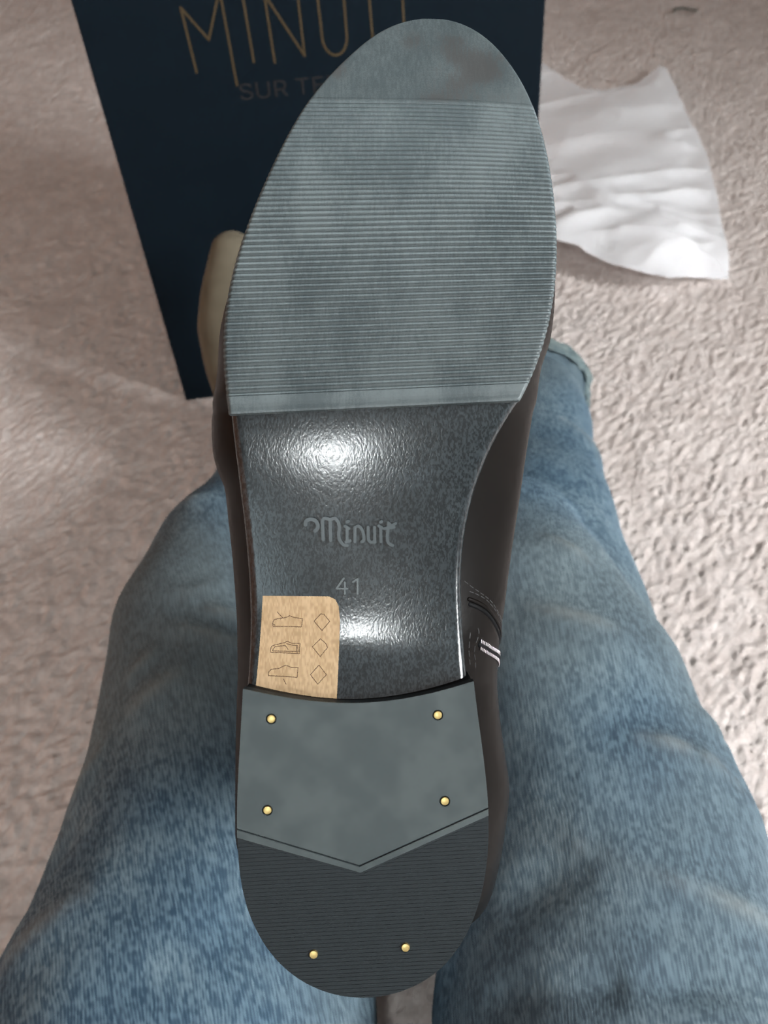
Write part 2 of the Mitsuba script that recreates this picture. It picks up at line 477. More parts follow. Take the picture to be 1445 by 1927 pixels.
rows = np.arange(-62, 34.0, 0.6)
bput('boot__shank', slab(rows, shL, shR, lambda u, r: 0.045 * u * np.clip((r + 20) / 50, 0, 1), shank_top, 4.0, 70, 2.0, 2.8), 'm_shank', smooth=60)
tag('boot__shank', 'glossy black grained shank with raised lettering')


def decal(poly, wfun, off, thick, key, bsdf, label=None, size=2.0, smooth=False):
    """a thin raised piece following the sole: a shapely shape in (u, v) laid on w = wfun(u, v)"""
    ms = []
    for g in getattr(poly, 'geoms', [poly]):
        m = trimesh.creation.extrude_polygon(g, thick, engine='earcut')
        v, f = trimesh.remesh.subdivide_to_size(m.vertices, m.faces, size, max_iter=12)
        ms.append(trimesh.Trimesh(v, f, process=False))
    m = trimesh.util.concatenate(ms)
    v = np.array(m.vertices)
    v[:, 2] += wfun(v[:, 0], v[:, 1]) + off
    m.vertices = v
    k = bput(key, m, bsdf, smooth)
    if label:
        tag(k, label)
    return k


def st(v, f):
    return shank_top(u=v, v=f, rows=None)


def strokes(lines, w):
    return unary_union([LineString(l).buffer(w / 2, quad_segs=4) for l in lines])


def curve(*p):
    return [tuple(x) for x in np.array(splev(np.linspace(0, 1, 24), splprep(np.array(p, float).T, s=0, k=min(3, len(p) - 1))[0])).T]


# ornate raised word across the shank and the size below it
word = [strokes([curve((-23.2, -3.8), (-22.4, -2.3), (-20.4, -2.5), (-19.5, -4.0), (-20.4, -5.6))], 1.1),
        strokes([[(-18.2, -2.6), (-18.0, -8.2)], [(-15.9, -2.2), (-15.8, -8.4)], curve((-13.9, -2.4), (-13.2, -4.5), (-13.3, -7.6), (-12.1, -9.6), (-10.9, -9.9)), curve((-18.2, -2.6), (-17.0, -1.9), (-15.9, -2.2), (-14.8, -1.9), (-13.9, -2.4))], 1.0),
        strokes([[(-10.9, -4.6), (-10.9, -8.6)], [(-11.5, -4.2), (-10.4, -4.9)], [(-11.3, -8.9), (-10.0, -8.5)], [(-10.9, -2.9), (-10.5, -2.7)]], 0.9),
        strokes([[(-8.6, -4.6), (-8.6, -8.8)], curve((-8.6, -4.8), (-7.5, -4.2), (-6.7, -4.9), (-6.6, -8.8))], 0.9),
        strokes([[(-4.7, -4.5), (-4.6, -8.2)], curve((-4.6, -8.2), (-3.7, -9.0), (-2.8, -8.4)), [(-2.8, -4.5), (-2.7, -9.0)]], 0.9),
        strokes([[(-1.0, -4.6), (-0.9, -8.8)], [(-1.5, -4.1), (-0.5, -4.8)], [(-1.0, -3.0), (-0.7, -2.8)]], 0.9),
        strokes([curve((1.3, -3.2), (1.0, -6.5), (1.4, -9.2), (2.6, -9.9)), [(0.2, -4.9), (3.0, -4.5)], curve((1.3, -3.2), (2.2, -3.9), (3.4, -3.4))], 0.9)]
decal(unary_union(word), st, -0.1, 0.95, 'boot__shank__lettering', 'm_emboss', 'raised blackletter word on the shank', 1.2)
num = strokes([[(-12.0, -19.8), (-14.2, -22.9), (-10.9, -22.9)], [(-11.7, -21.0), (-11.7, -24.5)], [(-9.3, -20.9), (-7.9, -20.0), (-7.9, -24.5)]], 0.55)
decal(num, st, -0.1, 0.5, 'boot__shank__size_number', 'm_emboss_pale', 'raised size number 41', 1.2)

# kraft care label with its printed symbols
lab = Polygon([(-36.5, -25.2), (-16.4, -25.3), (-14.6, -26.2), (-13.6, -28.2), (-13.2, -32.7), (-14.0, -56.3), (-38.5, -55.7)])
decal(lab, st, 0.05, 0.12, 'boot__care_label', 'm_kraft', 'tan kraft paper care sticker with three shoe outlines and three diamonds', 2.0)


def lp(x, y):                                           # sketch units of the label (0-1450, 0-1760) to millimetres
    s = 1 / 57.5
    u, v = -38.4 + (x - 75) * 0.0208 - (y - 150) * 0.0002, -25.2 - (y - 150) * 0.0206
    return (u, v)


def pen(*ls):
    return unary_union([LineString([lp(*p) for p in l]).buffer(0.11) for l in ls])


prints = [pen([(345, 580), (310, 560), (330, 505), (370, 490), (470, 475), (525, 460), (560, 440), (620, 465), (745, 485), (740, 560), (725, 605), (600, 600), (320, 600), (310, 560)], [(380, 390), (455, 470), (430, 490)]),
          pen([(285, 945), (300, 890), (350, 870), (490, 835), (530, 815), (600, 845), (715, 845), (705, 990), (290, 975), (285, 945)], [(315, 950), (350, 895), (500, 875), (545, 930)], [(520, 850), (600, 870), (680, 875), (690, 960), (320, 955)], [(660, 870), (675, 985)]),
          pen([(270, 1300), (270, 1250), (310, 1215), (420, 1200), (515, 1155), (590, 1185), (695, 1190), (685, 1325), (500, 1310), (270, 1305)], [(490, 1350), (530, 1420)]),
          pen([(915, 520), (1010, 410), (1060, 420), (1140, 520), (1030, 655), (915, 520)]),
          pen([(895, 890), (1010, 775), (1085, 840), (1115, 900), (1010, 1030), (895, 890)]),
          pen([(875, 1285), (995, 1150), (1105, 1285), (985, 1415), (875, 1285)])]
for i, g in enumerate(prints):
    decal(g, st, 0.16, 0.05, 'boot__care_label__' + ('shoe_symbol' if i < 3 else 'diamond_symbol'), 'm_ink', None, 3.0)

# heel
HEEL = [(-40.6, -51.0), (-41.7, -66.8), (-42.1, -79.0), (-42.3, -91.2), (-41.4, -103.5), (-39.5, -113.9), (-35.6, -124.0), (-30.8, -129.8), (-24.9, -134.8), (-17.8, -138.0), (-10.3, -139.9), (-2.4, -140.2), (7.1, -137.9), (16.0, -132.2), (23.0, -124.0), (27.5, -112.0), (29.6, -100.3), (30.1, -88.2), (29.6, -79.0), (28.4, -67.7), (25.8, -48.7)]
BREAST = [(25.8, -48.7), (17.0, -51.4), (7.1, -53.3), (-0.5, -54.6), (-7.7, -55.1), (-15, -55.0), (-22.6, -54.2), (-32, -52.6), (-40.6, -51.0)]
hl = smooth_line(HEEL, 260, 0.4)
hpoly = Polygon(list(map(tuple, hl)) + list(map(tuple, smooth_line(BREAST, 60, 0.1)))[1:-1]).buffer(0)
NAILS = [(-32.5, -59.6), (15.5, -58.5), (-33.6, -85.9), (17.5, -83.3), (-20.3, -127.5), (6.2, -125.5)]


def prism(poly, w0, w1, bev=0.0):
    g = poly
    if bev:
        a = trimesh.creation.extrude_polygon(g, w1 - bev - w0, engine='earcut')
        a.apply_translation((0, 0, w0))
        c = [a]
        for k in range(3):
            s0 = bev * k / 3
            q_ = poly.buffer(-bev * (1 - math.sqrt(max(0, 1 - ((k + 1) / 3) ** 2))))
            b = trimesh.creation.extrude_polygon(q_, bev / 3, engine='earcut')
            b.apply_translation((0, 0, w1 - bev + s0))
            c.append(b)
        return trimesh.util.concatenate(c)
    a = trimesh.creation.extrude_polygon(g, w1 - w0, engine='earcut')
    a.apply_translation((0, 0, w0))
    return a


bput('boot__heel', prism(hpoly.buffer(-0.3), -20.0, -4.0), 'm_black')
tag('boot__heel', 'stacked black heel block')
bput('boot__heel__lift', prism(hpoly, -4.6, -0.75, 0.3), 'm_lift_dark')
tag('boot__heel__lift', 'dark finely ribbed rubber heel lift')
up_half = Polygon([(-60, -90.4), (-42.1, -91.2), (-7.1, -101.7), (29.9, -85.1), (60, -78), (60, 0), (-60, 0)])
upo = Polygon([(-60, -86), (-42.1, -91.2), (-7.1, -101.7), (29.9, -85.1), (60, -72), (60, 0), (-60, 0)])
low = Polygon([(-60, -88), (-41.8, -94.0), (-6.8, -103.9), (29.6, -87.7), (60, -75), (60, 0), (-60, 0)])
holes = unary_union([Point(n).buffer(1.55, quad_segs=8) for n in NAILS])
plate = hpoly.intersection(upo).difference(holes)
bput('boot__heel__plate', prism(plate, -0.9, 0.0, 0.25), 'm_lift')
tag('boot__heel__plate', 'smooth grey rubber heel plate pointing down to a chevron')
lip = hpoly.intersection(low).difference(upo.buffer(0.45))
bput('boot__heel__edge_lip', prism(lip, -0.9, -0.05, 0.2), 'm_lift')
ribs = []
k = 0
ri = hpoly.difference(low.buffer(0.5)).buffer(-0.25).difference(holes)
for v0 in np.arange(-139.5, -86, 1.12):
    line = LineString([(-60, v0 - 60 * 0.055), (60, v0 + 60 * 0.055)]).buffer(0.27, cap_style='flat')
    g = line.intersection(ri)
    for gg in getattr(g, 'geoms', [g]):
        if gg.area > 0.5:
            ribs.append(prism(gg, -0.8, -0.58))
bput('boot__heel__rib_field', trimesh.util.concatenate(ribs), 'm_lift_dark')
tag('boot__heel__rib_field', 'fine ribs across the back of the heel', kind='stuff')
for n in NAILS:
    prof = np.array([(0, -3.0), (1.15, -3.0), (1.25, -0.35), (1.1, -0.1), (0.7, 0.0), (0, 0.02)])
    c = trimesh.creation.revolve(prof, sections=20)
    c.apply_translation((n[0], n[1], 0.05))
    kk = bput('boot__heel__nail', c, 'm_brass', smooth=40)
    tag(kk, 'brass heel nail')
    t = trimesh.creation.annulus(1.3, 1.75, 0.3, sections=24)
    t.apply_translation((n[0], n[1], -0.75))

# leather upper: cross-sections along the foot, joined with the shaft
UPL = [(-28, -136), (-38.5, -130), (-45, -119), (-49.0, -104.9), (-48.8, -76.8), (-48.3, -59.2), (-47.7, -46.5), (-47.5, -37.7), (-48.0, -27.2), (-48.7, -14.9), (-49.7, -2.8), (-50.6, 7.4), (-52.6, 12.5), (-54.2, 19.2), (-54.4, 27.6), (-52.9, 36.4), (-51.7, 43.9), (-51.1, 53.9), (-49.4, 62.2), (-46.5, 69.8), (-43.0, 76.7), (-38.0, 88), (-31, 102), (-22, 121), (-12, 134), (2, 146.5)]
UPR = [(22, -138), (33.9, -129.5), (37.4, -119.0), (40.0, -104.9), (41.4, -90.8), (40.0, -80.3), (38.3, -68.0), (37.4, -55.7), (37.6, -41.2), (38.9, -32.4), (40.9, -14.9), (43.1, 2.3), (45.2, 19.2), (47.6, 35.6), (48.7, 43.9), (51.8, 53.9), (52.9, 67.2), (52.8, 80.8), (50.8, 91.3), (47.4, 108), (42, 124), (35, 138), (24, 147)]
pl = PchipInterpolator([p[1] for p in UPL], [p[0] for p in UPL])
pr = PchipInterpolator([p[1] for p in UPR], [p[0] for p in UPR])
ph_ = PchipInterpolator([-140, -60, -20, 30, 60, 100, 130, 150], [78, 78, 76, 66, 56, 44, 34, 20])


def upper_base(v):
    v = np.asarray(v, float)
    k = np.clip((-36 - v) / 20, 0, 1)
    k = k * k * (3 - 2 * k)
    a = np.minimum(arch(np.maximum(v, -56)) - 2.6, -3.2)
    return np.where(v > 33, spring(v) - 3.2, a * (1 - k) - 19.0 * k)


def sole_edge(v):
    l = np.where(v > 31, outL(np.minimum(v, VT - 3)), np.where(v > -52, shL(np.clip(v, -62, 33)), np.interp(v, [p[1] for p in HEEL[:11]][::-1], [p[0] for p in HEEL[:11]][::-1])))
    r = np.where(v > 33, outR(np.minimum(v, VT - 3)), np.where(v > -50, shR(np.clip(v, -62, 33)), np.interp(v, [p[1] for p in HEEL[11:]], [p[0] for p in HEEL[11:]])))
    return l, r


def upper_point(v, t):
    """t from -1 (left sole edge) through 0 (ridge of the instep) to 1 (right sole edge)"""
    v, t = np.broadcast_arrays(np.asarray(v, float), np.asarray(t, float))
    vc = np.clip(v, -133.9, 146)
    l, r = pl(vc), pr(vc)
    el, er = sole_edge(vc)
    el, er = np.maximum(el + 1.5, l + 1), np.minimum(er - 1.5, r - 1)
    wb, h = upper_base(vc), ph_(vc)
    c = (l + r) / 2
    side = np.where(t < 0, l, r)
    e = np.where(t < 0, el, er)
    a = 1 - np.abs(t)                                   # 0 at the sole edge, 1 on top
    k = 0.3
    low_u = e + (side - e) * np.sin(np.clip(a / k, 0, 1) * np.pi / 2)
    low_w = wb - 20 * (a / k) ** 1.1
    b = np.clip((a - k) / (1 - k), 0, 1) * np.pi / 2
    hi_u = c + (side - c) * np.cos(b) ** 0.75
    hi_w = wb - 20 - (h - 20) * np.sin(b) ** 0.9
    return np.where(a < k, low_u, hi_u), v, np.where(a < k, low_w, hi_w)


vs = np.concatenate([np.linspace(-134, 120, 110), 120 + 26 * np.sin(np.linspace(0.06, 1, 22) * np.pi / 2)])
ts = np.linspace(-1, 1, 97)
uu, v2, ww = upper_point(vs[:, None], ts[None])
pts = np.stack([uu, v2 + 0 * uu, ww], -1)
nr, nc = uu.shape
vtx = np.vstack([pts.reshape(-1, 3), pts[0].mean(0), pts[-1].mean(0)])
F = tris(grid_faces(nr, nc, wrap=True))
j = np.arange(nc)
cap0 = np.stack([np.full(nc, nr * nc), (j + 1) % nc, j], -1)
cap1 = np.stack([np.full(nc, nr * nc + 1), (nr - 1) * nc + j, (nr - 1) * nc + (j + 1) % nc], -1)
foot = trimesh.Trimesh(vtx, np.vstack([F, cap0, cap1]), process=False)
if foot.volume < 0:
    foot.invert()


def shaft(sc, w0, w1):
    ring = []
    for w in np.linspace(w0, w1, 14):
        x = (w + 50) / -140
        a = np.linspace(0, 2 * np.pi, 64, endpoint=False)
        ru, rv = (39.5 - 2 * x) * sc, (51 + 3 * x) * sc
        ring.append(np.stack([-3.5 + ru * np.sign(np.cos(a)) * np.abs(np.cos(a)) ** 0.85, -82 + rv * np.sign(np.sin(a)) * np.abs(np.sin(a)) ** 0.9, 0 * a + w], -1))
    V_ = np.vstack([np.vstack(ring), ring[0].mean(0), ring[-1].mean(0)])
    n_, m_ = len(ring), 64
    ff = tris(grid_faces(n_, m_, wrap=True))
    jj = np.arange(m_)
    V = trimesh.Trimesh(V_, np.vstack([ff, np.stack([np.full(m_, n_ * m_), (jj + 1) % m_, jj], -1), np.stack([np.full(m_, n_ * m_ + 1), (n_ - 1) * m_ + jj, (n_ - 1) * m_ + (jj + 1) % m_], -1)]), process=False)
    if V.volume < 0:
        V.invert()
    return V


SH_END = -165
upper = man(foot) + man(shaft(1.0, -40, SH_END)) - man(shaft(0.93, -62, SH_END - 5))
bput('boot__upper', tm(upper), 'm_leather', smooth=50)
tag('boot__upper', 'dark brown black leather upper')

# side zip and stitching on the inner side, laid on the upper
def skin(v, t, off=0.0):
    f = lambda a, b: np.array([float(x) for x in upper_point(a, b)])
    e = 0.004
    p_ = f(v, t)
    dv, dt = f(v + 0.4, t) - f(v - 0.4, t), f(v, min(t + e, 1)) - f(v, t - e)
    n_ = np.cross(dv, dt)
    n_ /= np.linalg.norm(n_)
    if n_[0] < 0:
        n_ = -n_
    return p_ + n_ * off, n_


def on_skin(pts, n, off):
    c = np.array(splev(np.linspace(0, 1, n), splprep(np.array(pts, float).T, s=0, k=min(3, len(pts) - 1))[0])).T
    return [skin(a, b, off)[0] for a, b in c]


def cord(line, r):
    return tm(capsule_chain([(*q_, r) for q_ in line], 10))


def stitch_row(pts, off=0.05, length=1.5, gap=1.1, r=0.16):
    line = np.array(on_skin(pts, 120, off))
    s_ = np.concatenate([[0], np.cumsum(np.linalg.norm(np.diff(line, axis=0), axis=1))])
    at = lambda q_: np.array([np.interp(q_, s_, line[:, k]) for k in range(3)])
    return [cord([at(q_), at(q_ + length / 2) , at(q_ + length)], r) for q_ in np.arange(0.3, s_[-1] - length, length + gap)]


SEAM_A = [(-20.9, 0.973), (-23.7, 0.933), (-25.2, 0.908), (-27.8, 0.865), (-31.5, 0.817), (-36.0, 0.74), (-41, 0.64)]
SEAM_B = [(-26.6, 0.955), (-29.2, 0.895), (-32.6, 0.845), (-36.5, 0.787), (-42, 0.69)]
ZIP_A = [(-40.0, 0.903), (-41.1, 0.879), (-41.7, 0.864), (-42.6, 0.846), (-44.2, 0.80), (-47, 0.70)]
ZIP_B = [(-42.2, 0.905), (-43.0, 0.889), (-43.9, 0.870), (-44.7, 0.850), (-46.0, 0.815), (-48.6, 0.745), (-52, 0.66)]
bput('boot__quarter_edge', cord(on_skin(SEAM_B, 60, -0.05), 0.7), 'm_leather', smooth=50)
bput('boot__zipper_gap_shade', cord(on_skin([(a - 1.6, b_ - 0.004) for a, b_ in SEAM_B], 60, -0.5), 0.9), 'm_black', smooth=50)  # solid black cord standing in for the shade inside the opening
bput('boot__zipper_tape', cord(on_skin([((a + c) / 2, (b_ + d) / 2) for (a, b_), (c, d) in zip(ZIP_A, ZIP_B)], 40, -0.5), 1.2), 'm_black', smooth=50)
teeth = []
for zl in (ZIP_A, ZIP_B):
    line = np.array(on_skin(zl, 160, 0.35))
    s_ = np.concatenate([[0], np.cumsum(np.linalg.norm(np.diff(line, axis=0), axis=1))])
    for q_ in np.arange(0.2, s_[-1], 0.95):
        c = np.array([np.interp(q_, s_, line[:, k]) for k in range(3)])
        teeth.append(cord([c + [0, 0.5, 0.1], c - [0, 0.5, 0.1]], 0.24))
k = bput('boot__zipper_teeth', trimesh.util.concatenate(teeth), 'm_steel', smooth=50)
tag(k, 'row of small silver zip teeth', kind='stuff')
seams = stitch_row(SEAM_A) + stitch_row([(a + 2.4, b_) for a, b_ in SEAM_B]) + stitch_row([(-36.7, 0.950), (-39.6, 0.953), (-42.8, 0.957), (-46.3, 0.955), (-49.5, 0.953)], length=1.7, gap=1.2) + stitch_row([(-35.7, 0.919), (-40.0, 0.922), (-41.7, 0.930), (-45.6, 0.930), (-49.0, 0.930)], length=1.7, gap=1.2)
k = bput('boot__stitching', trimesh.util.concatenate(seams), 'm_thread', smooth=50)
tag(k, 'rows of short dark stitches beside the zip', kind='stuff')

# ------------------------------------------------------------------ the sitter: legs in jeans, socks
LEFT = [(-0.150, -0.06, 0.100, 0.118), (-0.143, 0.098, 0.085, 0.108), (-0.129, 0.152, 0.099, 0.102), (-0.113, 0.224, 0.120, 0.089), (-0.108, 0.300, 0.148, 0.076), (-0.111, 0.345, 0.165, 0.066), (-0.097, 0.395, 0.168, 0.061), (-0.076, 0.524, 0.115, 0.058), (-0.083, 0.640, 0.083, 0.052)]
RIGHT = [(0.110, -0.06, 0.100, 0.118), (0.101, 0.080, 0.080, 0.104), (0.099, 0.135, 0.087, 0.100), (0.105, 0.209, 0.113, 0.088), (0.096, 0.291, 0.146, 0.074), (0.082, 0.344, 0.164, 0.063), (0.082, 0.398, 0.168, 0.050)]
RSHIN = [(0.118, 0.300, 0.080, 0.080), (0.105, 0.392, 0.109, 0.071), (0.112, 0.460, 0.116, 0.062), (0.129, 0.572, 0.108, 0.053), (0.136, 0.612, 0.099, 0.053)]
HIPS = [(-0.09, -0.16, 0.125, 0.125), (0.07, -0.16, 0.125, 0.125)]


def shrink(c, d):
    return [(x, y, z, r - d) for x, y, z, r in c]


# creases in the cloth: (start, end, width, height), lines over the surface given as points of the room
CREASES = [((-0.155, 0.334, 0.247), (-0.113, 0.326, 0.24), 0.006, 0.003), ((-0.113, 0.326, 0.24), (-0.085, 0.332, 0.246), 0.006, 0.003), ((-0.135, 0.311, 0.239), (-0.115, 0.306, 0.234), 0.006, 0.0026), ((-0.115, 0.306, 0.234), (-0.085, 0.296, 0.225), 0.006, 0.0026), ((-0.102, 0.317, 0.238), (-0.084, 0.312, 0.233), 0.005, 0.0022), ((-0.155, 0.285, 0.221), (-0.134, 0.296, 0.231), 0.006, 0.0025), ((-0.13, 0.413, 0.227), (-0.098, 0.4, 0.214), 0.006, 0.003), ((-0.176, 0.22, 0.179), (-0.195, 0.201, 0.161), 0.009, -0.004), ((-0.195, 0.201, 0.161), (-0.215, 0.18, 0.141), 0.009, -0.004), ((-0.13, 0.135, 0.16), (-0.095, 0.156, 0.18), 0.012, -0.004), ((-0.186, 0.241, 0.185), (-0.167, 0.256, 0.2), 0.008, 0.003), ((-0.15, 0.266, 0.217), (-0.117, 0.28, 0.23), 0.009, 0.0022), ((-0.193, 0.153, 0.156), (-0.153, 0.178, 0.181), 0.012, 0.003), ((0.115, 0.23, 0.182), (0.136, 0.221, 0.173), 0.008, 0.0032), ((0.136, 0.221, 0.173), (0.156, 0.211, 0.163), 0.008, 0.0032), ((0.081, 0.181, 0.183), (0.118, 0.162, 0.164), 0.01, 0.0032), ((0.118, 0.162, 0.164), (0.154, 0.139, 0.142), 0.01, 0.0032), ((0.035, 0.164, 0.18), (0.082, 0.172, 0.188), 0.012, -0.0035), ((0.029, 0.125, 0.157), (0.084, 0.123, 0.155), 0.009, -0.0045), ((0.084, 0.123, 0.155), (0.149, 0.114, 0.146), 0.009, -0.0045), ((0.093, 0.35, 0.235), (0.115, 0.334, 0.22), 0.006, 0.0025), ((0.075, 0.301, 0.229), (0.117, 0.287, 0.216), 0.009, 0.002), ((0.143, 0.253, 0.169), (0.165, 0.238, 0.155), 0.009, 0.004), ((0.074, 0.274, 0.217), (0.12, 0.259, 0.202), 0.009, -0.002), ((0.081, 0.207, 0.187), (0.125, 0.192, 0.173), 0.01, -0.0025), ((0.141, 0.525, 0.154), (0.161, 0.494, 0.124), 0.007, 0.003)]


def cloth(man_, lines, step, seed):
    m = tm(man_.refine_to_length(step))
    m.merge_vertices()
    m.fix_normals()
    v = np.array(m.vertices)

    def field(p_):
        acc = 0
        for line in lines:
            for a, b in zip(line, line[1:]):
                a_, b_ = np.array(a[:3]), np.array(b[:3])
                d = b_ - a_
                t = np.clip(((p_ - a_) @ d) / (d @ d), 0, 1)
                dist = np.linalg.norm(p_ - a_ - t[:, None] * d, axis=1) - (a[3] + t * (b[3] - a[3]))
                acc = acc + np.exp(np.clip(-dist / SOFT, -60, 60))
        return -SOFT * np.log(acc) + SOFT * 0.8

    def slope(p_):
        g = np.stack([field(p_ + e) - field(p_ - e) for e in np.eye(3) * 0.001], -1)
        return g / (np.linalg.norm(g, axis=1, keepdims=True) + 1e-9)
    # settle the points on one soft surface round the limbs; the cut hems stay flat
    free = np.ones(len(v), bool)
    for c_, d_ in ((HEM_L, DIR_L), (HEM_R, DIR_R)):
        d_ = np.array(d_) / np.linalg.norm(d_)
        off_ = v - np.array(c_)
        free &= ~((off_ @ d_ > -0.008) & (np.linalg.norm(off_, axis=1) < 0.09))
    n = slope(v)
    for _ in range(4):
        v[free] -= np.clip(field(v), -0.012, 0.012)[free, None] * n[free]
        n = slope(v)
    m.vertices = v
    trimesh.smoothing.filter_taubin(m, lamb=0.5, nu=0.51, iterations=12)
    v = np.array(m.vertices)
    n = slope(v)
    n[~free] = np.array(m.vertex_normals)[~free]
    wear = np.zeros(len(v))
    h = 0.004 * (meshkit.fbm(v * np.array([18, 12, 18]), 2, seed) - 0.5)
    for a, b, wd, ht in CREASES:
        a, b = np.array(a), np.array(b)
        d = b - a
        t = np.clip(((v - a) @ d) / (d @ d), 0, 1)
        off_ = v - a - t[:, None] * d
        r = np.linalg.norm(off_ - (off_ * n).sum(1, keepdims=True) * n * (n[:, 2:3] > 0), axis=1)
        taper = (n[:, 2] > -0.1) * np.sin(np.pi * np.clip(t * 0.9 + 0.05, 0, 1)) ** 0.5
        if ht > 0:
            wear = np.maximum(wear, taper * np.exp(-(r / (0.45 * wd)) ** 2))
        h = h + 1.5 * ht * taper * np.exp(-(r / wd) ** 2)
    m.vertices = v + n * h[:, None]
    return m, wear


tag('person', 'person sitting on the carpet in faded blue jeans, legs bent around the boot', 'person')


def hem_cut(chain, c, d):
    d = np.array(d, float) / np.linalg.norm(d)
    e = chain[-1]
    ext = chain + [(e[0] + 0.07 * d[0], e[1] + 0.07 * d[1], e[2] + 0.07 * d[2], e[3])]
    return capsule_chain(ext).trim_by_plane((-d).tolist(), float(-d @ np.array(c)))


HEM_R, DIR_R = (0.141, 0.640, 0.093), (0.007, 0.040, -0.009)
HEM_L, DIR_L = (-0.085, 0.668, 0.075), (-0.007, 0.116, -0.032)
jm = hem_cut(LEFT, HEM_L, DIR_L) + capsule_chain(RIGHT) + hem_cut(RSHIN, HEM_R, DIR_R) + capsule_chain(HIPS) + capsule_chain([HIPS[0], LEFT[0]]) + capsule_chain([HIPS[1], RIGHT[0]])
SOFT = 0.006
jmesh, jwear = cloth(jm, [LEFT, RIGHT, RSHIN, HIPS, [HIPS[0], LEFT[0]], [HIPS[1], RIGHT[0]]], 0.0038, 31)
scene['person__jeans'] = mikit.ply(jmesh, 'm_denim', smooth=True, uv=np.array(jmesh.vertices)[:, :2] + np.stack([0.05 * jwear, 0 * jwear], -1))
tag('person__jeans', 'faded blue denim jeans')

# rolled hems
def ring_tube(c, d, R, r, key, flat=1.0):
    d = np.array(d, float)
    d /= np.linalg.norm(d)
    e1 = np.cross(d, [0, 0, 1.0])
    e1 /= np.linalg.norm(e1)
    e2 = np.cross(e1, d)
    a, b = np.meshgrid(np.linspace(0, 2 * np.pi, 96, endpoint=False), np.linspace(0, 2 * np.pi, 20, endpoint=False), indexing='ij')
    rr = r * (1 + 1.1 * (meshkit.noise(np.stack([np.cos(a) * 7, np.sin(a) * 7, b * 0.8 + 1], -1), 3) - 0.5))
    rad = R + rr * np.cos(b) + 0.004 * (meshkit.noise(np.stack([np.cos(a) * 2, np.sin(a) * 2, b * 0], -1), 8) - 0.5)
    P_ = np.array(c) + (np.cos(a) * rad)[..., None] * e1 + (np.sin(a) * rad)[..., None] * e2 + (2.2 * rr * np.sin(b))[..., None] * d
    i, j_ = np.meshgrid(np.arange(96), np.arange(20), indexing='ij')
    A = i * 20 + j_
    B = ((i + 1) % 96) * 20 + j_
    f = np.stack([A, B, ((i + 1) % 96) * 20 + (j_ + 1) % 20, i * 20 + (j_ + 1) % 20], -1).reshape(-1, 4)
    k = put(key, (P_.reshape(-1, 3), f), 'm_cuff', smooth=True)
    tag(k, 'rolled pale denim hem')


ring_tube(HEM_R, DIR_R, 0.0525, 0.0042, 'person__jeans__cuff')
ring_tube(HEM_L, DIR_L, 0.0515, 0.0042, 'person__jeans__cuff')

body = capsule_chain(shrink(LEFT, 0.014) + [(-0.085, 0.70, 0.075, 0.030)]) + capsule_chain(shrink(RIGHT[:-1], 0.014) + [(0.100, 0.40, 0.140, 0.045), (0.129, 0.572, 0.100, 0.040), (0.128, 0.70, 0.072, 0.030)]) + capsule_chain(shrink(HIPS, 0.014)) + capsule_chain(shrink([HIPS[0], LEFT[0]], 0.014)) + capsule_chain(shrink([HIPS[1], RIGHT[0]], 0.014))
bm = tm(body.refine_to_length(0.012))
bm.merge_vertices()
trimesh.smoothing.filter_taubin(bm, iterations=10)
put('person__body', bm, 'm_skin', smooth=True)


def foot_mesh(heel, toe, lean, w):
    h, t = np.array(heel), np.array(toe)
    d = t - h
    sx = np.cross(d, [0, 1.0, 0.2])
    sx /= np.linalg.norm(sx)
    P = lambda f, s, r, up=0.0: tuple(h + d * f + sx * s + np.array([0, up, 0])) + (r,)
    c = capsule_chain([P(0.0, 0, 0.032), P(0.35, 0, 0.036), P(0.62, 0.012, 0.034), P(0.85, 0.018, 0.026), P(1.0, 0.018, 0.019)])
    c += capsule_chain([P(0.1, 0, 0.030), P(0.4, -0.012, 0.032), P(0.68, -0.022, 0.028), P(0.86, -0.024, 0.020), P(0.93, -0.024, 0.016)])
    m = tm(c.refine_to_length(0.006))
    m.merge_vertices()
    trimesh.smoothing.filter_taubin(m, iterations=25)
    return m


def left_foot():
    c = capsule_chain([(-0.107, 0.701, 0.227, 0.019), (-0.111, 0.682, 0.198, 0.028), (-0.112, 0.670, 0.173, 0.034), (-0.112, 0.662, 0.145, 0.034), (-0.109, 0.660, 0.105, 0.034), (-0.098, 0.675, 0.045, 0.036)])
    c += capsule_chain([(-0.078, 0.698, 0.212, 0.021), (-0.078, 0.682, 0.205, 0.030), (-0.080, 0.672, 0.160, 0.034), (-0.084, 0.664, 0.105, 0.036), (-0.090, 0.655, 0.070, 0.038)])
    m = tm(c.refine_to_length(0.006))
    m.merge_vertices()
    trimesh.smoothing.filter_taubin(m, iterations=30)
    return m


put('person__sock', left_foot(), 'm_sock', smooth=True)
put('person__sock', foot_mesh((0.115, 0.700, 0.045), (0.085, 0.715, 0.215), 0, 1), 'm_sock', smooth=True)
for k_ in ('person__sock', 'person__sock_001'):
    tag(k_, 'olive grey sock')

# ------------------------------------------------------------------ the box, the tissue, the lint
BX0, BX1, BY, BD, BH = -0.2085, 0.172, 0.805, 0.13, 0.46
b = bevel_box(BX1 - BX0, BD, BH, 0.002)
b.apply_translation(((BX0 + BX1) / 2, BY + BD / 2, BH / 2 - 0.006))
put('shoe_box__body', b, 'm_navy', smooth=30)
tag('shoe_box', 'tall navy blue shoe box with thin gold lettering, standing upright on the carpet', 'box')


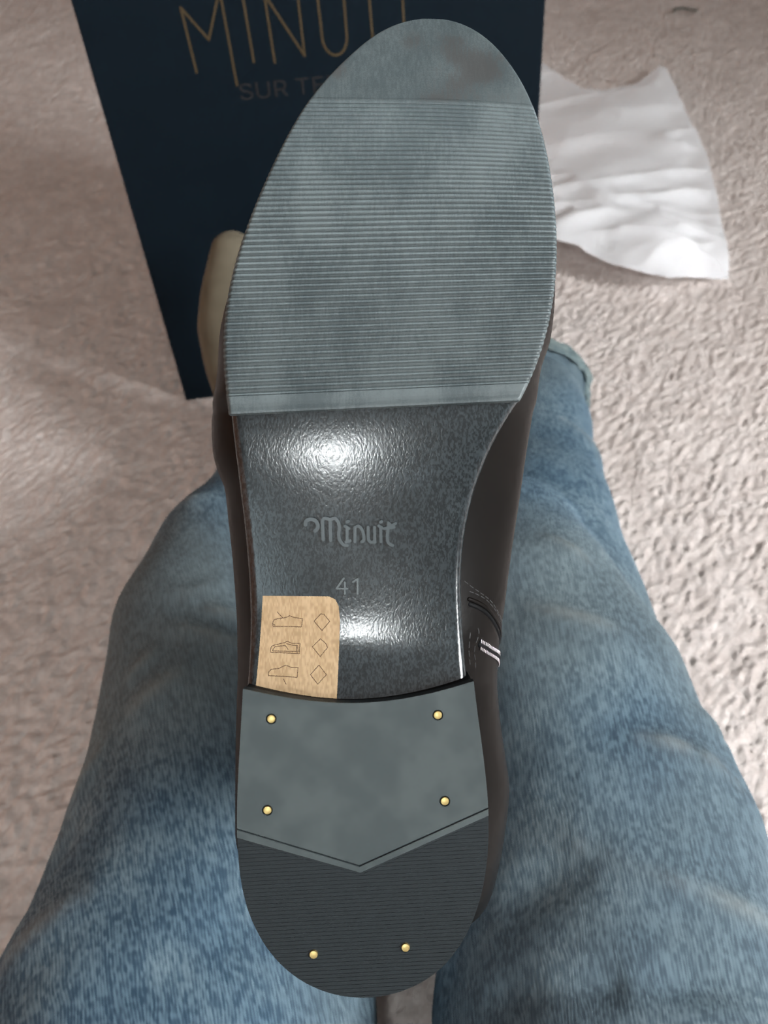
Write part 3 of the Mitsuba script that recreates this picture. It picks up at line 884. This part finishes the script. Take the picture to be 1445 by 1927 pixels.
def face_strokes(lines, w, key, bsdf, label):
    g = unary_union([LineString(l).buffer(w / 2, quad_segs=4) for l in lines])
    m = trimesh.util.concatenate([trimesh.creation.extrude_polygon(x, 0.0006, engine='earcut') for x in getattr(g, 'geoms', [g])])
    v = np.array(m.vertices)
    m.vertices = np.stack([v[:, 0], BY - v[:, 2] + 0.0002, v[:, 1]], -1)
    k = put(key, m, bsdf)
    if label:
        tag(k, label)


s_ = 0.805 / 0.788
fz = lambda x, z: (x * s_, 0.62 + (z - 0.62) * s_)
LET = [[[(-0.119, 0.345), (-0.121, 0.394), (-0.104, 0.369), (-0.0885, 0.404), (-0.088, 0.332)]], [[(-0.0715, 0.404), (-0.071, 0.349)]], [[(-0.054, 0.347), (-0.0545, 0.398), (-0.029, 0.350), (-0.0285, 0.404)]],
       [[(-0.0135, 0.404), (-0.013, 0.367)] + [(-0.013 + 0.010 * (1 - math.cos(a)), 0.362 - 0.014 * math.sin(a)) for a in np.linspace(0, math.pi, 14)] + [(0.0075, 0.404)]],
       [[(0.027, 0.404), (0.028, 0.350)]], [[(0.0535, 0.404), (0.054, 0.350)], [(0.038, 0.404), (0.070, 0.404)]]]
for l in LET:
    face_strokes([[fz(*p) for p in q_] for q_ in l], 0.0021, 'shoe_box__gold_letter', 'm_gold', 'thin gold letter')
sub = meshkit.text_mesh('SUR TERRE', 0.0135, 0.0006)
sub = sub.copy()
v = np.array(sub.vertices)
sub.vertices = np.stack([v[:, 0] * 1.15 + (-0.088) * s_, BY - v[:, 2] + 0.0002, v[:, 1] + 0.313], -1)
sub.fix_normals()
put('shoe_box__small_lettering', sub, 'm_gold_dull')
tag('shoe_box__small_lettering', 'faint small second line of lettering')

TIS = [(0.325, 1.683, 0.012), (0.354, 1.613, 0.012), (0.387, 1.511, 0.012), (0.416, 1.487, 0.014), (0.475, 1.495, 0.014), (0.533, 1.561, 0.014), (0.542, 1.547, 0.014), (0.524, 1.382, 0.012), (0.51, 1.236, 0.012), (0.485, 1.112, 0.012), (0.461, 1.014, 0.014), (0.450, 0.971, 0.02), (0.444, 0.944, 0.012), (0.436, 0.920, 0.008), (0.412, 0.926, 0.008), (0.381, 0.916, 0.02), (0.356, 0.898, 0.03), (0.333, 0.908, 0.035), (0.301, 0.931, 0.035), (0.277, 0.962, 0.035), (0.267, 0.975, 0.04), (0.243, 0.989, 0.04), (0.187, 1.041, 0.035), (0.146, 1.091, 0.02), (0.20, 1.60, 0.012)]
tp = Polygon([q_[:2] for q_ in TIS])
edge_ = tp.exterior
bp = np.array([edge_.interpolate(t_).coords[0] for t_ in np.arange(0, edge_.length, 0.004)])
bp = bp + 0.002 * (meshkit.noise(np.column_stack([bp * 60, bp[:, 0] * 0]), 2)[:, None] - 0.5)
g1, g2 = np.meshgrid(np.arange(0.12, 0.56, 0.004), np.arange(0.88, 1.70, 0.0045))
g1 = g1 + 0.002 * (np.arange(g1.shape[0]) % 2)[:, None]
ip = np.column_stack([g1.ravel(), g2.ravel()])
inn = tp.buffer(-0.003)
ip = ip[contains_xy(inn, ip[:, 0], ip[:, 1])]
tv = np.vstack([bp, ip])
tf = Delaunay(tv).simplices
cc = tv[tf].mean(1)
tf = tf[contains_xy(tp, cc[:, 0], cc[:, 1])]
tv = np.column_stack([tv, 0 * tv[:, 0]])
INNER = [(0.30, 1.00, 0.052), (0.36, 0.96, 0.050), (0.25, 1.06, 0.046), (0.41, 0.965, 0.030), (0.34, 1.08, 0.034), (0.42, 1.06, 0.026), (0.30, 1.25, 0.022), (0.42, 1.25, 0.026), (0.36, 1.40, 0.020), (0.47, 1.42, 0.020)]
K = np.array(TIS + INNER)
zb = RBFInterpolator(K[:, :2], K[:, 2], kernel='thin_plate_spline', smoothing=1e-4)(tv[:, :2])
ring_ = LineString([q_[:2] for q_ in TIS] + [TIS[0][:2]])
dist_ = np.array([ring_.distance(Point(q_[:2])) for q_ in tv])
inside_ = np.clip(dist_ / 0.03, 0, 1)
p3 = np.column_stack([tv[:, :2], 0 * tv[:, 0]])


def crease(freq, seed, ang):
    ca, sa = math.cos(ang), math.sin(ang)
    r_ = np.column_stack([p3[:, 0] * ca + p3[:, 1] * sa, -p3[:, 0] * sa + p3[:, 1] * ca, p3[:, 2]])
    return (1 - np.abs(2 * meshkit.noise(r_ * np.array(freq) + seed, seed) - 1)) ** 2.2


nearness = np.exp(-np.maximum(tv[:, 1] - 1.0, 0) / 0.12)
z = zb + inside_ * (0.012 * crease((6, 17, 1), 5, 0.25) - 0.006 + nearness * (0.012 * crease((9, 26, 1), 6, -0.2) + 0.006 * crease((17, 30, 1), 7, 0.5) - 0.006) + 0.002 * crease((14, 20, 1), 8, 1.0))
z += (1 - inside_) * 0.004 * (meshkit.noise(p3 * 45, 4) - 0.3)
tv[:, 2] = np.maximum(z, 0.004)
put('tissue_paper', (tv, tf), 'm_paper', smooth=True)
tag('tissue_paper', 'crumpled sheet of white tissue paper lying on the carpet right of the box', 'tissue paper')

lint = curve((0.640, 1.838), (0.652, 1.851), (0.664, 1.846), (0.676, 1.834), (0.690, 1.838))
lm = [(x, y, 0.006, 0.0022) for x, y in lint[::3]]
put('lint', tm(capsule_chain(lm, 12)), 'm_lint', smooth=True)
tag('lint', 'tiny dark curl of lint lying on the far carpet', 'lint')
